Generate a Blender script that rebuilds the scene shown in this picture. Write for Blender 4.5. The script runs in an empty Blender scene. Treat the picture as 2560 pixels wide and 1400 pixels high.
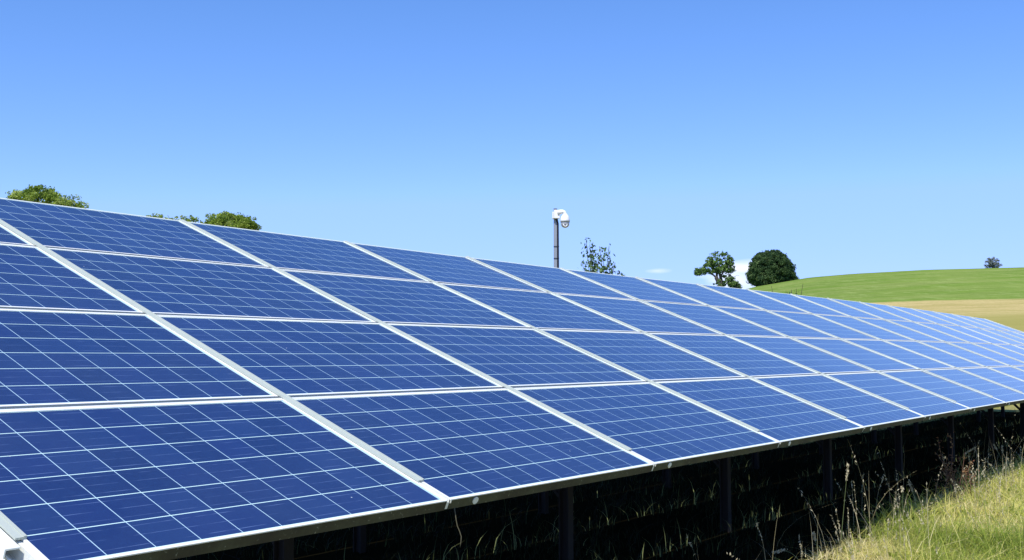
import bpy, bmesh, math, random
import numpy as np
from mathutils import Vector, Matrix, noise
random.seed(7)
rng = np.random.default_rng(11)
S = bpy.context.scene
COL = S.collection
R = math.radians

# ------------------------------------------------------------------ camera
EYE = 1.42
FPX = 2765.3
PITCH = math.atan(188.0 / FPX)
cam = bpy.data.cameras.new('camera')
cam.sensor_width = 36.0
cam.lens = 36.0 * FPX / 2560.0
cam.clip_start = 0.05
cam.clip_end = 5000
camo = bpy.data.objects.new('camera', cam)
COL.objects.link(camo)
camo.location = (0, 0, EYE)
camo.rotation_euler = (math.pi / 2 + PITCH, 0, 0)
S.camera = camo
S.render.resolution_x, S.render.resolution_y = 1024, 560

# ------------------------------------------------------------------ sun + sky
SUN_DIR = Vector((-0.235, -0.61, 1.0)).normalized()      # towards the sun
ELEV = math.asin(SUN_DIR.z)
ROT = math.atan2(SUN_DIR.x, SUN_DIR.y)
sun = bpy.data.lights.new('sun', 'SUN')
sun.energy = 4.6
sun.angle = R(0.53)
sun.color = (1.0, 0.955, 0.88)
suno = bpy.data.objects.new('sun', sun)
COL.objects.link(suno)
suno.rotation_euler = SUN_DIR.to_track_quat('Z', 'Y').to_euler()
suno.location = (-10, -20, 40)

W = bpy.data.worlds.new('World')
S.world = W
W.use_nodes = True
nt = W.node_tree
bg = nt.nodes['Background']
sky = nt.nodes.new('ShaderNodeTexSky')
sky.sky_type = 'NISHITA'
sky.sun_disc = False
sky.sun_elevation = ELEV
sky.sun_rotation = ROT
sky.air_density = 1.0
sky.dust_density = 0.15
sky.ozone_density = 3.2
sky.altitude = 100
bg.inputs['Strength'].default_value = 0.15


def wmath(op, a, b=None, c=None):
    n = nt.nodes.new('ShaderNodeMath')
    n.operation = op
    for i, v in enumerate((a, b, c)):
        if v is None:
            continue
        if isinstance(v, (int, float)):
            n.inputs[i].default_value = v
        else:
            nt.links.new(v, n.inputs[i])
    return n.outputs[0]


def pxdir(x, y):
    u, v = (x - 1280) / FPX, (y - 700) / FPX
    c, s = math.cos(PITCH), math.sin(PITCH)
    return Vector((u, c + v * s, s - v * c))


# the camera's deeper rendering of a clear sky: a colour response applied evenly to the whole sky
sepc = nt.nodes.new('ShaderNodeSeparateColor')
nt.links.new(sky.outputs[0], sepc.inputs[0])
comb = nt.nodes.new('ShaderNodeCombineColor')
rr = wmath('MULTIPLY', wmath('POWER', sepc.outputs[0], 1.25), 0.528)
nt.links.new(wmath('SUBTRACT', rr, wmath('MULTIPLY', wmath('MAXIMUM', wmath('SUBTRACT', rr, 2.35), 0.0), 0.72)), comb.inputs[0])
gg = wmath('MULTIPLY', sepc.outputs[1], 0.822)
nt.links.new(wmath('SUBTRACT', gg, wmath('MULTIPLY', wmath('MAXIMUM', wmath('SUBTRACT', gg, 3.95), 0.0), 0.72)), comb.inputs[1])
nt.links.new(wmath('MULTIPLY', sepc.outputs[2], 1.20), comb.inputs[2])

# two low fair-weather clouds near the horizon, by compass direction
tcw = nt.nodes.new('ShaderNodeTexCoord')
nz = nt.nodes.new('ShaderNodeTexNoise')
nz.inputs['Scale'].default_value = 26
nz.inputs['Detail'].default_value = 6
mpw = nt.nodes.new('ShaderNodeMapping')
mpw.inputs['Scale'].default_value = (1, 1, 3.2)
nt.links.new(tcw.outputs['Generated'], mpw.inputs[0])
nt.links.new(mpw.outputs[0], nz.inputs['Vector'])
sep = nt.nodes.new('ShaderNodeSeparateXYZ')
nt.links.new(tcw.outputs['Generated'], sep.inputs[0])
az = wmath('ARCTAN2', sep.outputs[0], sep.outputs[1])
el = wmath('ARCSINE', sep.outputs[2])
mask = None
for (x, y, ra, re, am) in ((1862, 672, 0.020, 0.0062, 1.0), (1845, 700, 0.026, 0.012, 0.75), (1643, 677, 0.011, 0.0022, 0.45)):
    d = pxdir(x, y).normalized()
    a0, e0 = math.atan2(d.x, d.y), math.asin(d.z)
    p = wmath('POWER', wmath('DIVIDE', wmath('SUBTRACT', az, a0), ra), 2.0)
    q = wmath('POWER', wmath('DIVIDE', wmath('SUBTRACT', el, e0), re), 2.0)
    dist = wmath('SQRT', wmath('ADD', p, q))
    dist = wmath('ADD', dist, wmath('MULTIPLY', wmath('SUBTRACT', nz.outputs[0], 0.5), 1.6))
    m = wmath('MULTIPLY', wmath('MINIMUM', wmath('MAXIMUM', wmath('SUBTRACT', 1.25, dist), 0.0), 1.0), am)
    mask = m if mask is None else wmath('MAXIMUM', mask, m)
mix = nt.nodes.new('ShaderNodeMixRGB')
mix.inputs[2].default_value = (6.6, 7.0, 7.4, 1)
nt.links.new(mask, mix.inputs[0])
nt.links.new(comb.outputs[0], mix.inputs[1])
nt.links.new(mix.outputs[0], bg.inputs[0])

S.view_settings.view_transform = 'Standard'
S.view_settings.look = 'None'
S.view_settings.gamma = 1
S.view_settings.exposure = 0.15
try:
    S.cycles.max_bounces = 6
    S.cycles.diffuse_bounces = 3
    S.cycles.sample_clamp_indirect = 4
except Exception:
    pass


# ------------------------------------------------------------------ helpers
def tag(o, label=None, cat=None, group=None, kind=None):
    if label: o['label'] = label
    if cat: o['category'] = cat
    if group: o['group'] = group
    if kind: o['kind'] = kind
    return o


def empty(name, loc, rot=None):
    o = bpy.data.objects.new(name, None)
    COL.objects.link(o)
    o.location = loc
    if rot: o.rotation_euler = rot
    o.empty_display_size = 0.2
    return o


def mesh_obj(name, bm, m, parent=None, smooth=False):
    me = bpy.data.meshes.new(name)
    bmesh.ops.recalc_face_normals(bm, faces=bm.faces)
    bm.to_mesh(me)
    bm.free()
    if smooth:
        for p in me.polygons: p.use_smooth = True
    for mm in (m if isinstance(m, (list, tuple)) else [m]):
        me.materials.append(mm)
    o = bpy.data.objects.new(name, me)
    COL.objects.link(o)
    if parent: o.parent = parent
    return o


def bx(bm, x0, x1, y0, y1, z0, z1, mi=0, bevel=0.0):
    vs = [bm.verts.new((x, y, z)) for z in (z0, z1) for y in (y0, y1) for x in (x0, x1)]
    fs = []
    for f in ((0, 2, 3, 1), (4, 5, 7, 6), (0, 1, 5, 4), (2, 6, 7, 3), (0, 4, 6, 2), (1, 3, 7, 5)):
        fc = bm.faces.new([vs[i] for i in f])
        fc.material_index = mi
        fs.append(fc)
    if bevel:
        es = list({e for f in fs for e in f.edges})
        bmesh.ops.bevel(bm, geom=es, offset=bevel, segments=1, affect='EDGES')
    return fs


def tube(bm, pts, rads, n=8, cap=True):
    rings = []
    pts = [Vector(p) for p in pts]
    for i, p in enumerate(pts):
        d = (pts[min(i + 1, len(pts) - 1)] - pts[max(i - 1, 0)]).normalized()
        a = d.orthogonal().normalized()
        if i and rings:
            a = (lastA - d * lastA.dot(d)).normalized()
        lastA = a
        b = d.cross(a)
        rings.append([bm.verts.new(p + (a * math.cos(t) + b * math.sin(t)) * rads[i]) for t in
                      [2 * math.pi * k / n for k in range(n)]])
    for r0, r1 in zip(rings, rings[1:]):
        for k in range(n):
            bm.faces.new((r0[k], r0[(k + 1) % n], r1[(k + 1) % n], r1[k]))
    if cap:
        bm.faces.new(list(reversed(rings[0])))
        bm.faces.new(rings[-1])


def lathe(bm, prof, n=32, c=(0, 0, 0)):
    rings = []
    for r, z in prof:
        if r < 1e-5:
            rings.append([bm.verts.new((c[0], c[1], c[2] + z))])
        else:
            rings.append([bm.verts.new((c[0] + r * math.cos(2 * math.pi * k / n), c[1] + r * math.sin(2 * math.pi * k / n), c[2] + z)) for k in range(n)])
    for a, b in zip(rings, rings[1:]):
        for k in range(n):
            k2 = (k + 1) % n
            if len(a) == 1: bm.faces.new((a[0], b[k], b[k2]))
            elif len(b) == 1: bm.faces.new((a[k], a[k2], b[0]))
            else: bm.faces.new((a[k], a[k2], b[k2], b[k]))


# node material helper
class NM:
    def __init__(s, name):
        s.m = bpy.data.materials.new(name)
        s.m.use_nodes = True
        s.t = s.m.node_tree
        s.b = s.t.nodes['Principled BSDF']

    def n(s, typ, **kw):
        nd = s.t.nodes.new('ShaderNode' + typ)
        for k, v in kw.items():
            if k.startswith('i_'):
                key = k[2:].replace('_', ' ')
                nd.inputs[key].default_value = v
            else:
                setattr(nd, k, v)
        return nd

    def l(s, a, b): s.t.links.new(a, b)

    def math(s, op, a, b=None, c=None):
        nd = s.t.nodes.new('ShaderNodeMath')
        nd.operation = op
        for i, v in enumerate((a, b, c)):
            if v is None: continue
            if isinstance(v, (int, float)): nd.inputs[i].default_value = v
            else: s.l(v, nd.inputs[i])
        return nd.outputs[0]

    def mix(s, fac, a, b):
        nd = s.t.nodes.new('ShaderNodeMixRGB')
        for i, v in enumerate((fac, a, b)):
            if isinstance(v, (int, float)): nd.inputs[i].default_value = v
            elif isinstance(v, tuple): nd.inputs[i].default_value = v if len(v) == 4 else v + (1,)
            else: s.l(v, nd.inputs[i])
        return nd.outputs[0]

    def ramp(s, fac, stops):
        nd = s.t.nodes.new('ShaderNodeValToRGB')
        e = nd.color_ramp.elements
        while len(e) < len(stops): e.new(0.5)
        for i, (p, c) in enumerate(stops):
            e[i].position = p
            e[i].color = c if len(c) == 4 else c + (1,)
        s.l(fac, nd.inputs[0])
        return nd.outputs[0]

    def noise(s, scale, detail=4, rough=0.6, vec=None, out=0):
        nd = s.t.nodes.new('ShaderNodeTexNoise')
        nd.inputs['Scale'].default_value = scale
        nd.inputs['Detail'].default_value = detail
        nd.inputs['Roughness'].default_value = rough
        if vec is not None: s.l(vec, nd.inputs['Vector'])
        return nd.outputs[out]

    def bump(s, h, strength=0.3, dist=0.01):
        nd = s.t.nodes.new('ShaderNodeBump')
        nd.inputs['Strength'].default_value = strength
        nd.inputs['Distance'].default_value = dist
        s.l(h, nd.inputs['Height'])
        s.l(nd.outputs[0], s.b.inputs['Normal'])

    def set(s, **kw):
        for k, v in kw.items():
            key = k.replace('_', ' ')
            if isinstance(v, (int, float)): s.b.inputs[key].default_value = v
            elif isinstance(v, tuple): s.b.inputs[key].default_value = v if len(v) == 4 else v + (1,)
            else: s.l(v, s.b.inputs[key])
        return s


# ------------------------------------------------------------------ materials
def mat_alu(name, c0, c1, metallic=0.0, rough=0.45, nscale=9):
    k = NM(name)
    tc = k.n('TexCoord')
    f = k.noise(nscale, 5, 0.65, tc.outputs['Object'])
    f2 = k.noise(70, 3, 0.5, tc.outputs['Object'])
    c = k.mix(k.math('MULTIPLY', f, f2), c0, c1)
    k.set(Base_Color=c, Metallic=metallic, Roughness=rough)
    return k.m


M_FRAME = mat_alu('anodised_aluminium', (0.88, 0.88, 0.82), (0.58, 0.60, 0.56))
M_CAP = mat_alu('cover_strip_aluminium', (0.48, 0.52, 0.45), (0.38, 0.42, 0.36), rough=0.5)
M_RAIL = mat_alu('mill_finish_rail', (0.82, 0.83, 0.77), (0.56, 0.58, 0.54))
M_STEEL = mat_alu('shade_dark_steel', (0.016, 0.013, 0.011), (0.008, 0.006, 0.005), 0.0, 0.9, 14)  # colour taken near black to carry the under-table shade

k = NM('shaded_frame_side')       # drip face's shade and grassy reflection painted in as dark olive
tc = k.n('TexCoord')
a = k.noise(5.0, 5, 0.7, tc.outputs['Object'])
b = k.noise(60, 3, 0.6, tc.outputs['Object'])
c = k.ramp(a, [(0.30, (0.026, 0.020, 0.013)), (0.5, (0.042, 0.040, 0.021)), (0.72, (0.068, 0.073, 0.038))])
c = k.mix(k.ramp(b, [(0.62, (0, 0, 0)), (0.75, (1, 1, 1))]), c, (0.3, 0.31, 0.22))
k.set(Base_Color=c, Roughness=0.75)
M_FRAME_SHADE = k.m

# polycrystalline cells under glass; UV: one unit = the 10 x 6 cell field
k = NM('solar_cells')
uv = k.n('UVMap').outputs[0]
sp = k.n('SeparateXYZ'); k.l(uv, sp.inputs[0])
U10 = k.math('MULTIPLY', sp.outputs[0], 10.0)
V6 = k.math('MULTIPLY', sp.outputs[1], 6.0)
fu, fv = k.math('FRACT', U10), k.math('FRACT', V6)
du = k.math('MINIMUM', fu, k.math('SUBTRACT', 1.0, fu))
dv = k.math('MINIMUM', fv, k.math('SUBTRACT', 1.0, fv))
lv = k.math('LESS_THAN', dv, 0.0125)
line = k.math('MAXIMUM', k.math('LESS_THAN', du, 0.0095), lv)
inside = k.math('MULTIPLY', k.math('MULTIPLY', k.math('GREATER_THAN', sp.outputs[0], 0.0005), k.math('LESS_THAN', sp.outputs[0], 0.9995)),
                k.math('MULTIPLY', k.math('GREATER_THAN', sp.outputs[1], 0.0005), k.math('LESS_THAN', sp.outputs[1], 0.9995)))
gap = k.math('MAXIMUM', line, k.math('SUBTRACT', 1.0, inside))
oi = k.n('ObjectInfo').outputs['Random']
cb = k.n('CombineXYZ')
k.l(k.math('FLOOR', U10), cb.inputs[0]); k.l(k.math('FLOOR', V6), cb.inputs[1]); k.l(k.math('MULTIPLY', oi, 97.0), cb.inputs[2])
wn = k.n('TexWhiteNoise'); wn.noise_dimensions = '3D'; k.l(cb.outputs[0], wn.inputs['Vector'])
base = k.mix(wn.outputs['Value'], (0.0038, 0.0165, 0.084), (0.0090, 0.0245, 0.128))
base = k.mix(k.math('MULTIPLY', k.math('GREATER_THAN', wn.outputs['Value'], 0.78), 0.35), base, (0.008, 0.034, 0.105))
# crystal grains
tc = k.n('TexCoord')
vor = k.n('TexVoronoi'); vor.inputs['Scale'].default_value = 75; k.l(tc.outputs['Object'], vor.inputs['Vector'])
vs = k.n('SeparateXYZ'); k.l(vor.outputs['Color'], vs.inputs[0])
base = k.mix(k.math('MULTIPLY', vs.outputs[0], 0.22), base, (0.011, 0.042, 0.145))
# whole-module tint
base = k.mix(k.math('MULTIPLY', oi, 0.25), base, (0.010, 0.026, 0.100))
# three bus bars along the row, uneven glint painted into the colour by noise
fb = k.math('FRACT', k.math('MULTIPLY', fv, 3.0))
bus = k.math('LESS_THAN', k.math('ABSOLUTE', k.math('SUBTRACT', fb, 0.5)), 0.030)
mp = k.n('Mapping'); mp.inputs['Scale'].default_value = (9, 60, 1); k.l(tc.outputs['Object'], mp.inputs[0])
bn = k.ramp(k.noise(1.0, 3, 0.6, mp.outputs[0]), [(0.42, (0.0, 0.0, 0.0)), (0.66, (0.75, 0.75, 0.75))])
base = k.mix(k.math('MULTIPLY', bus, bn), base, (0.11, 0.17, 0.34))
# dust film and a few droppings / specks
du1 = k.noise(1.3, 5, 0.65, tc.outputs['Object'])
base = k.mix(k.math('MULTIPLY', k.ramp(du1, [(0.35, (0, 0, 0)), (0.8, (1, 1, 1))]), 0.05), base, (0.25, 0.32, 0.45))
v2 = k.n('TexVoronoi'); v2.inputs['Scale'].default_value = 5.5
ob = k.n('CombineXYZ'); k.l(k.math('MULTIPLY', oi, 50.0), ob.inputs[2])
va = k.n('VectorMath'); va.operation = 'ADD'; k.l(tc.outputs['Object'], va.inputs[0]); k.l(ob.outputs[0], va.inputs[1])
k.l(va.outputs[0], v2.inputs['Vector'])
spk = k.math('LESS_THAN', v2.outputs['Distance'], 0.016)
col = k.mix(gap, base, k.mix(lv, (0.46, 0.66, 0.74), (0.62, 0.86, 0.80)))
col = k.mix(spk, col, (0.55, 0.6, 0.6))
k.set(Base_Color=col, Roughness=0.55, Specular_IOR_Level=0.25, Coat_Weight=1.0, Coat_Roughness=0.10, Coat_IOR=1.31)
M_CELL = k.m


def mat_leaf(name, cols, trans=0.35):
    k = NM(name)
    at = k.n('Attribute'); at.attribute_name = 'tint'
    c = k.ramp(at.outputs['Fac'], [(i / (len(cols) - 1), cc) for i, cc in enumerate(cols)])
    k.set(Base_Color=c, Roughness=0.65, Specular_IOR_Level=0.12)
    tr = k.n('BsdfTranslucent')
    k.l(k.mix(1.0, c, (0.8, 1.0, 0.35)) if False else c, tr.inputs[0])
    ms = k.n('MixShader'); ms.inputs[0].default_value = trans
    k.l(k.b.outputs[0], ms.inputs[1]); k.l(tr.outputs[0], ms.inputs[2])
    k.l(ms.outputs[0], k.t.nodes['Material Output'].inputs[0])
    return k.m


M_LEAF_A = mat_leaf('sunlit_hedge_leaves', [(0.08, 0.14, 0.02), (0.21, 0.31, 0.04), (0.36, 0.45, 0.08), (0.50, 0.52, 0.24)])
M_LEAF_OAK = mat_leaf('dark_leaves', [(0.020, 0.048, 0.024), (0.045, 0.090, 0.034), (0.10, 0.165, 0.055), (0.19, 0.26, 0.10)], 0.25)
M_LEAF_OPEN = mat_leaf('open_crown_leaves', [(0.05, 0.09, 0.04), (0.10, 0.17, 0.055), (0.18, 0.29, 0.07), (0.28, 0.38, 0.12)], 0.25)
M_LEAF_SHRUB = mat_leaf('shrub_leaves', [(0.03, 0.06, 0.03), (0.08, 0.15, 0.055), (0.17, 0.28, 0.09), (0.32, 0.44, 0.18)], 0.35)
M_LEAF_GREY = mat_leaf('grey_leaves', [(0.14, 0.17, 0.15), (0.24, 0.27, 0.25), (0.36, 0.38, 0.38)], 0.3)
M_BARK = mat_alu('bark', (0.05, 0.042, 0.035), (0.10, 0.085, 0.07), 0, 0.9, 6)
M_GRASS = mat_leaf('grass_blades', [(0.20, 0.28, 0.04), (0.50, 0.56, 0.10), (0.76, 0.70, 0.22), (0.92, 0.80, 0.46)], 0.5)
M_SHADE = mat_leaf('shade_tinted_weeds', [(0.008, 0.010, 0.004), (0.022, 0.030, 0.010), (0.075, 0.095, 0.030), (0.34, 0.38, 0.15)], 0.3)  # greens darkened as if shaded, last stop bright as sun flecks
M_STRAW = mat_leaf('dry_stalks', [(0.20, 0.17, 0.08), (0.42, 0.36, 0.20), (0.66, 0.60, 0.42)], 0.2)
M_REDWEED = mat_leaf('reddish_weed', [(0.13, 0.05, 0.03), (0.24, 0.13, 0.06), (0.42, 0.32, 0.16)], 0.2)

# ------------------------------------------------------------------ terrain
RID = [(-3.2, 6.0), (-1.0, 6.0), (-0.3, 6.0), (0.0, 8.0), (0.10, 11.5), (0.17, 15.2), (0.205, 16.2), (0.2160, 17.0), (0.2636, 19.15), (0.30, 20.0),
       (0.36, 20.95), (0.44, 21.6), (0.50, 21.6), (0.8, 18.0), (2.0, 8.0), (3.2, 6.0)]
PRO = [(0, 0), (38, 0), (60, 2.3), (90, 4.9), (120, 7.5), (180, 14.4), (212, 17.9), (236, 20.0), (262, 21.0), (300, 20.6), (380, 14.0), (600, 2.0), (900, -5.0), (4000, -40.0)]
RID = [(a_, z_ * (math.cos(a_) if abs(a_) < 0.9 else 1.0)) for a_, z_ in RID]
RX, RY = zip(*RID)
PX_, PY_ = zip(*PRO)


def smooth_interp(x, xs, ys):
    # cubic hermite with finite-difference (monotone-ish) tangents
    x = np.clip(x, xs[0], xs[-1]); xs = np.array(xs, float); ys = np.array(ys, float)
    d = np.diff(ys) / np.diff(xs)
    m = np.concatenate([[d[0]], np.where(d[:-1] * d[1:] > 0, 2 * d[:-1] * d[1:] / (d[:-1] + d[1:] + 1e-12), 0), [d[-1]]])
    i = np.clip(np.searchsorted(xs, x) - 1, 0, len(xs) - 2)
    h = xs[i + 1] - xs[i]; t = (x - xs[i]) / h
    return ((1 + 2 * t) * (1 - t) ** 2 * ys[i] + t * (1 - t) ** 2 * h * m[i] + t * t * (3 - 2 * t) * ys[i + 1] + t * t * (t - 1) * h * m[i + 1])


def ground_z(x, y):
    x = np.asarray(x, float); y = np.asarray(y, float)
    r = np.hypot(x, y); a = np.arctan2(x, y)
    return smooth_interp(r, PX_, PY_) * np.interp(a, RX, RY) / 21.25


def gz(x, y): return float(ground_z(x, y))


BND = (0.36, 0.93)          # mown field / pasture boundary: x*.36 + y*.93 = 119
AZS = np.concatenate([np.arange(-180, -30, 5), np.arange(-30, 32, 0.5), np.arange(32, 180.1, 5)]) * math.pi / 180
RS1 = np.array([0.0, 1, 2, 3, 4, 5, 6, 7, 8, 9, 10, 12, 14, 16, 19, 22, 26, 30, 35, 38, 42, 46, 50, 55, 60, 66, 72, 80, 88, 96, 104, 112, 120, 130, 140, 150, 160, 170, 180, 190, 200,
                208, 216, 224, 230, 236, 242, 248, 256, 264, 275, 290, 310, 340, 380, 430, 500, 600, 900, 2000, 4000])
A, B = np.meshgrid(AZS, RS1, indexing='ij')
GX, GY = B * np.sin(A), B * np.cos(A)
GZ = ground_z(GX, GY)


def grid_mesh(name, m, zoff=0.0):
    nv = GX.size
    me = bpy.data.meshes.new(name)
    na, nr = GX.shape
    idx = np.arange(nv).reshape(na, nr)
    f = np.stack([idx[:-1, :-1], idx[:-1, 1:], idx[1:, 1:], idx[1:, :-1]], -1).reshape(-1, 4)[:, ::-1]
    me.vertices.add(nv)
    me.vertices.foreach_set('co', np.stack([GX, GY, GZ + zoff], -1).ravel())
    me.loops.add(f.size); me.loops.foreach_set('vertex_index', f.ravel().astype(np.int32))
    me.polygons.add(len(f)); me.polygons.foreach_set('loop_start', np.arange(0, f.size, 4, dtype=np.int32))
    me.polygons.foreach_set('loop_total', np.full(len(f), 4, np.int32))
    me.update(); me.validate()
    me.polygons.foreach_set('use_smooth', [True] * len(me.polygons))
    me.materials.append(m)
    o = bpy.data.objects.new(name, me)
    COL.objects.link(o)
    return o


k = NM('grassland')
tc = k.n('TexCoord'); P = tc.outputs['Object']
sp = k.n('SeparateXYZ'); k.l(P, sp.inputs[0])
bd = k.math('ADD', k.math('MULTIPLY', sp.outputs[0], 0.36), k.math('MULTIPLY', sp.outputs[1], 0.93))
wob = k.math('MULTIPLY', k.math('SUBTRACT', k.noise(0.08, 3, 0.6, P), 0.5), 3.5)
bd2 = k.math('ADD', bd, wob)
far = k.math('MINIMUM', k.math('MAXIMUM', k.math('DIVIDE', k.math('SUBTRACT', k.math('ADD', bd2, k.math('MULTIPLY', k.math('SUBTRACT', k.noise(0.9, 4, 0.8, P), 0.5), 5.0)), 119.0), 2.5), 0.0), 1.0)
# pasture beyond
n1 = k.noise(0.035, 5, 0.6, P); n2 = k.noise(0.5, 5, 0.7, P); n3 = k.noise(2.6, 4, 0.7, P)
past = k.ramp(n1, [(0.35, (0.115, 0.205, 0.030)), (0.52, (0.155, 0.245, 0.040)), (0.68, (0.20, 0.275, 0.06))])
mpp = k.n('Mapping'); mpp.inputs['Scale'].default_value = (0.35, 1.8, 1); mpp.inputs['Rotation'].default_value = (0, 0, -0.36); k.l(P, mpp.inputs[0])
past = k.mix(k.math('MULTIPLY', k.ramp(k.noise(0.28, 5, 0.7, mpp.outputs[0]), [(0.45, (0, 0, 0)), (0.7, (1, 1, 1))]), 0.45), past, (0.10, 0.175, 0.030))
past = k.mix(k.math('MULTIPLY', k.ramp(n3, [(0.5, (0, 0, 0)), (0.75, (1, 1, 1))]), 0.35), past, (0.26, 0.32, 0.09))
past = k.mix(k.math('MULTIPLY', k.ramp(n2, [(0.6, (0, 0, 0)), (0.8, (1, 1, 1))]), 0.25), past, (0.30, 0.27, 0.11))
past = k.mix(k.math('MULTIPLY', k.ramp(k.noise(0.11, 6, 0.75, mpp.outputs[0]), [(0.42, (0, 0, 0)), (0.62, (1, 1, 1))]), 0.55), past, (0.27, 0.30, 0.10))
past = k.mix(k.math('MULTIPLY', k.ramp(k.noise(0.7, 6, 0.85, mpp.outputs[0]), [(0.5, (0, 0, 0)), (0.62, (1, 1, 1))]), 0.6), past, (0.085, 0.15, 0.03))
mpq = k.n('Mapping'); mpq.inputs['Scale'].default_value = (1, 0.22, 1); mpq.inputs['Rotation'].default_value = (0, 0, -0.36); k.l(P, mpq.inputs[0])
tuft = k.noise(0.55, 5, 0.85, mpq.outputs[0])
past = k.mix(k.math('MULTIPLY', k.ramp(tuft, [(0.52, (0, 0, 0)), (0.64, (1, 1, 1))]), 0.5), past, (0.30, 0.36, 0.12))
# dry mown grass field
dry = k.ramp(k.noise(0.25, 5, 0.7, mpp.outputs[0]), [(0.3, (0.32, 0.275, 0.09)), (0.5, (0.48, 0.385, 0.16)), (0.72, (0.58, 0.46, 0.22))])
dry = k.mix(k.math('MULTIPLY', k.ramp(n3, [(0.42, (0, 0, 0)), (0.7, (1, 1, 1))]), 0.45), dry, (0.20, 0.19, 0.055))
nearw = k.math('MINIMUM', k.math('MAXIMUM', k.math('DIVIDE', k.math('SUBTRACT', 98.0, k.math('ADD', bd, k.math('MULTIPLY', wob, 5.0))), 18.0), 0.0), 1.0)
green2 = k.mix(n3, (0.19, 0.195, 0.045), (0.37, 0.335, 0.10))
dry = k.mix(k.math('MULTIPLY', k.ramp(tuft, [(0.5, (0, 0, 0)), (0.62, (1, 1, 1))]), 0.4), dry, (0.34, 0.29, 0.10))
dry = k.mix(k.math('MULTIPLY', nearw, 0.8), dry, green2)
# close-up turf between the tables
mp2 = k.noise(7.0, 5, 0.75, P); mp3 = k.noise(45.0, 4, 0.7, P)
turf = k.ramp(mp2, [(0.3, (0.10, 0.10, 0.03)), (0.55, (0.24, 0.23, 0.07)), (0.75, (0.40, 0.34, 0.14))])
turf = k.mix(k.ramp(mp3, [(0.45, (0, 0, 0)), (0.7, (1, 1, 1))]), turf, (0.50, 0.46, 0.22))
close = k.math('MINIMUM', k.math('MAXIMUM', k.math('DIVIDE', k.math('SUBTRACT', 42.0, bd), 12.0), 0.0), 1.0)
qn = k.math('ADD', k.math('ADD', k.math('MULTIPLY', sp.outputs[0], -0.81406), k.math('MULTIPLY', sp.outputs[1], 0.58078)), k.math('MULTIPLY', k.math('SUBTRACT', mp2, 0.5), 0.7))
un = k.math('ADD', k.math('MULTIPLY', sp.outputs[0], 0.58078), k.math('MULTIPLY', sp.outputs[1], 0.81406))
bare = k.math('MULTIPLY', k.math('MULTIPLY', k.math('GREATER_THAN', qn, 2.75), k.math('LESS_THAN', qn, 6.6)), k.math('MULTIPLY', k.math('GREATER_THAN', un, 1.0), k.math('LESS_THAN', un, 30.0)))  # mask of the strip under the table that gets the shade colour
turf = k.mix(bare, turf, k.mix(mp3, (0.006, 0.0052, 0.0025), (0.014, 0.012, 0.006)))     # table's shade painted into the ground as near-black
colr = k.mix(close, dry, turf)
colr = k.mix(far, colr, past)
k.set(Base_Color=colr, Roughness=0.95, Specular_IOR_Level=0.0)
k.bump(k.mix(0.5, n3, mp3), 0.6, 0.05)
M_GROUND = k.m
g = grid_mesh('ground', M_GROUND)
tag(g, kind='structure')

# ------------------------------------------------------------------ solar table (local frame: X along the row, Y up the slope, Z out of the glass)
TU = Vector((0.57682, 0.81687, 0.0)).normalized()
TV = Vector((-0.75927, 0.53618, 0.36880))
TV = (TV - TU * TV.dot(TU)).normalized()
TN = TU.cross(TV)
T0 = Vector((-1.1674, 2.8826, EYE - 0.5478))
TM = Matrix((TU, TV, TN)).transposed().to_4x4()
TM.translation = T0
NC = 17
CW = 1.655
HV = [0.028, 1.0154, 2.0289, 3.0423, 4.0545]
ZA = [-0.0136, -0.0126, -0.0081, -0.0026, 0.0038, 0.0096, 0.0126, 0.0142, 0.0141, 0.0130, 0.0109, 0.0089, 0.0068, 0.0047, 0.0026, 0.0006, -0.0015, -0.0034]
ZB = [0.0213, 0.0101, -0.0012, -0.0108, -0.0185, -0.0212, -0.0192, -0.0134, -0.0059, 0.0020, 0.0088, 0.0130, 0.0137, 0.0102, 0.0033, -0.0061, -0.0173, -0.0292]


def zoff(kk, v):
    w = v / 4.0545
    i = min(int(kk), NC - 1); f = kk - i
    a = ZA[i] * (1 - f) + ZA[i + 1] * f
    b = ZB[i] * (1 - f) + ZB[i + 1] * f
    return a * (1 - w) + b * w


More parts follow.
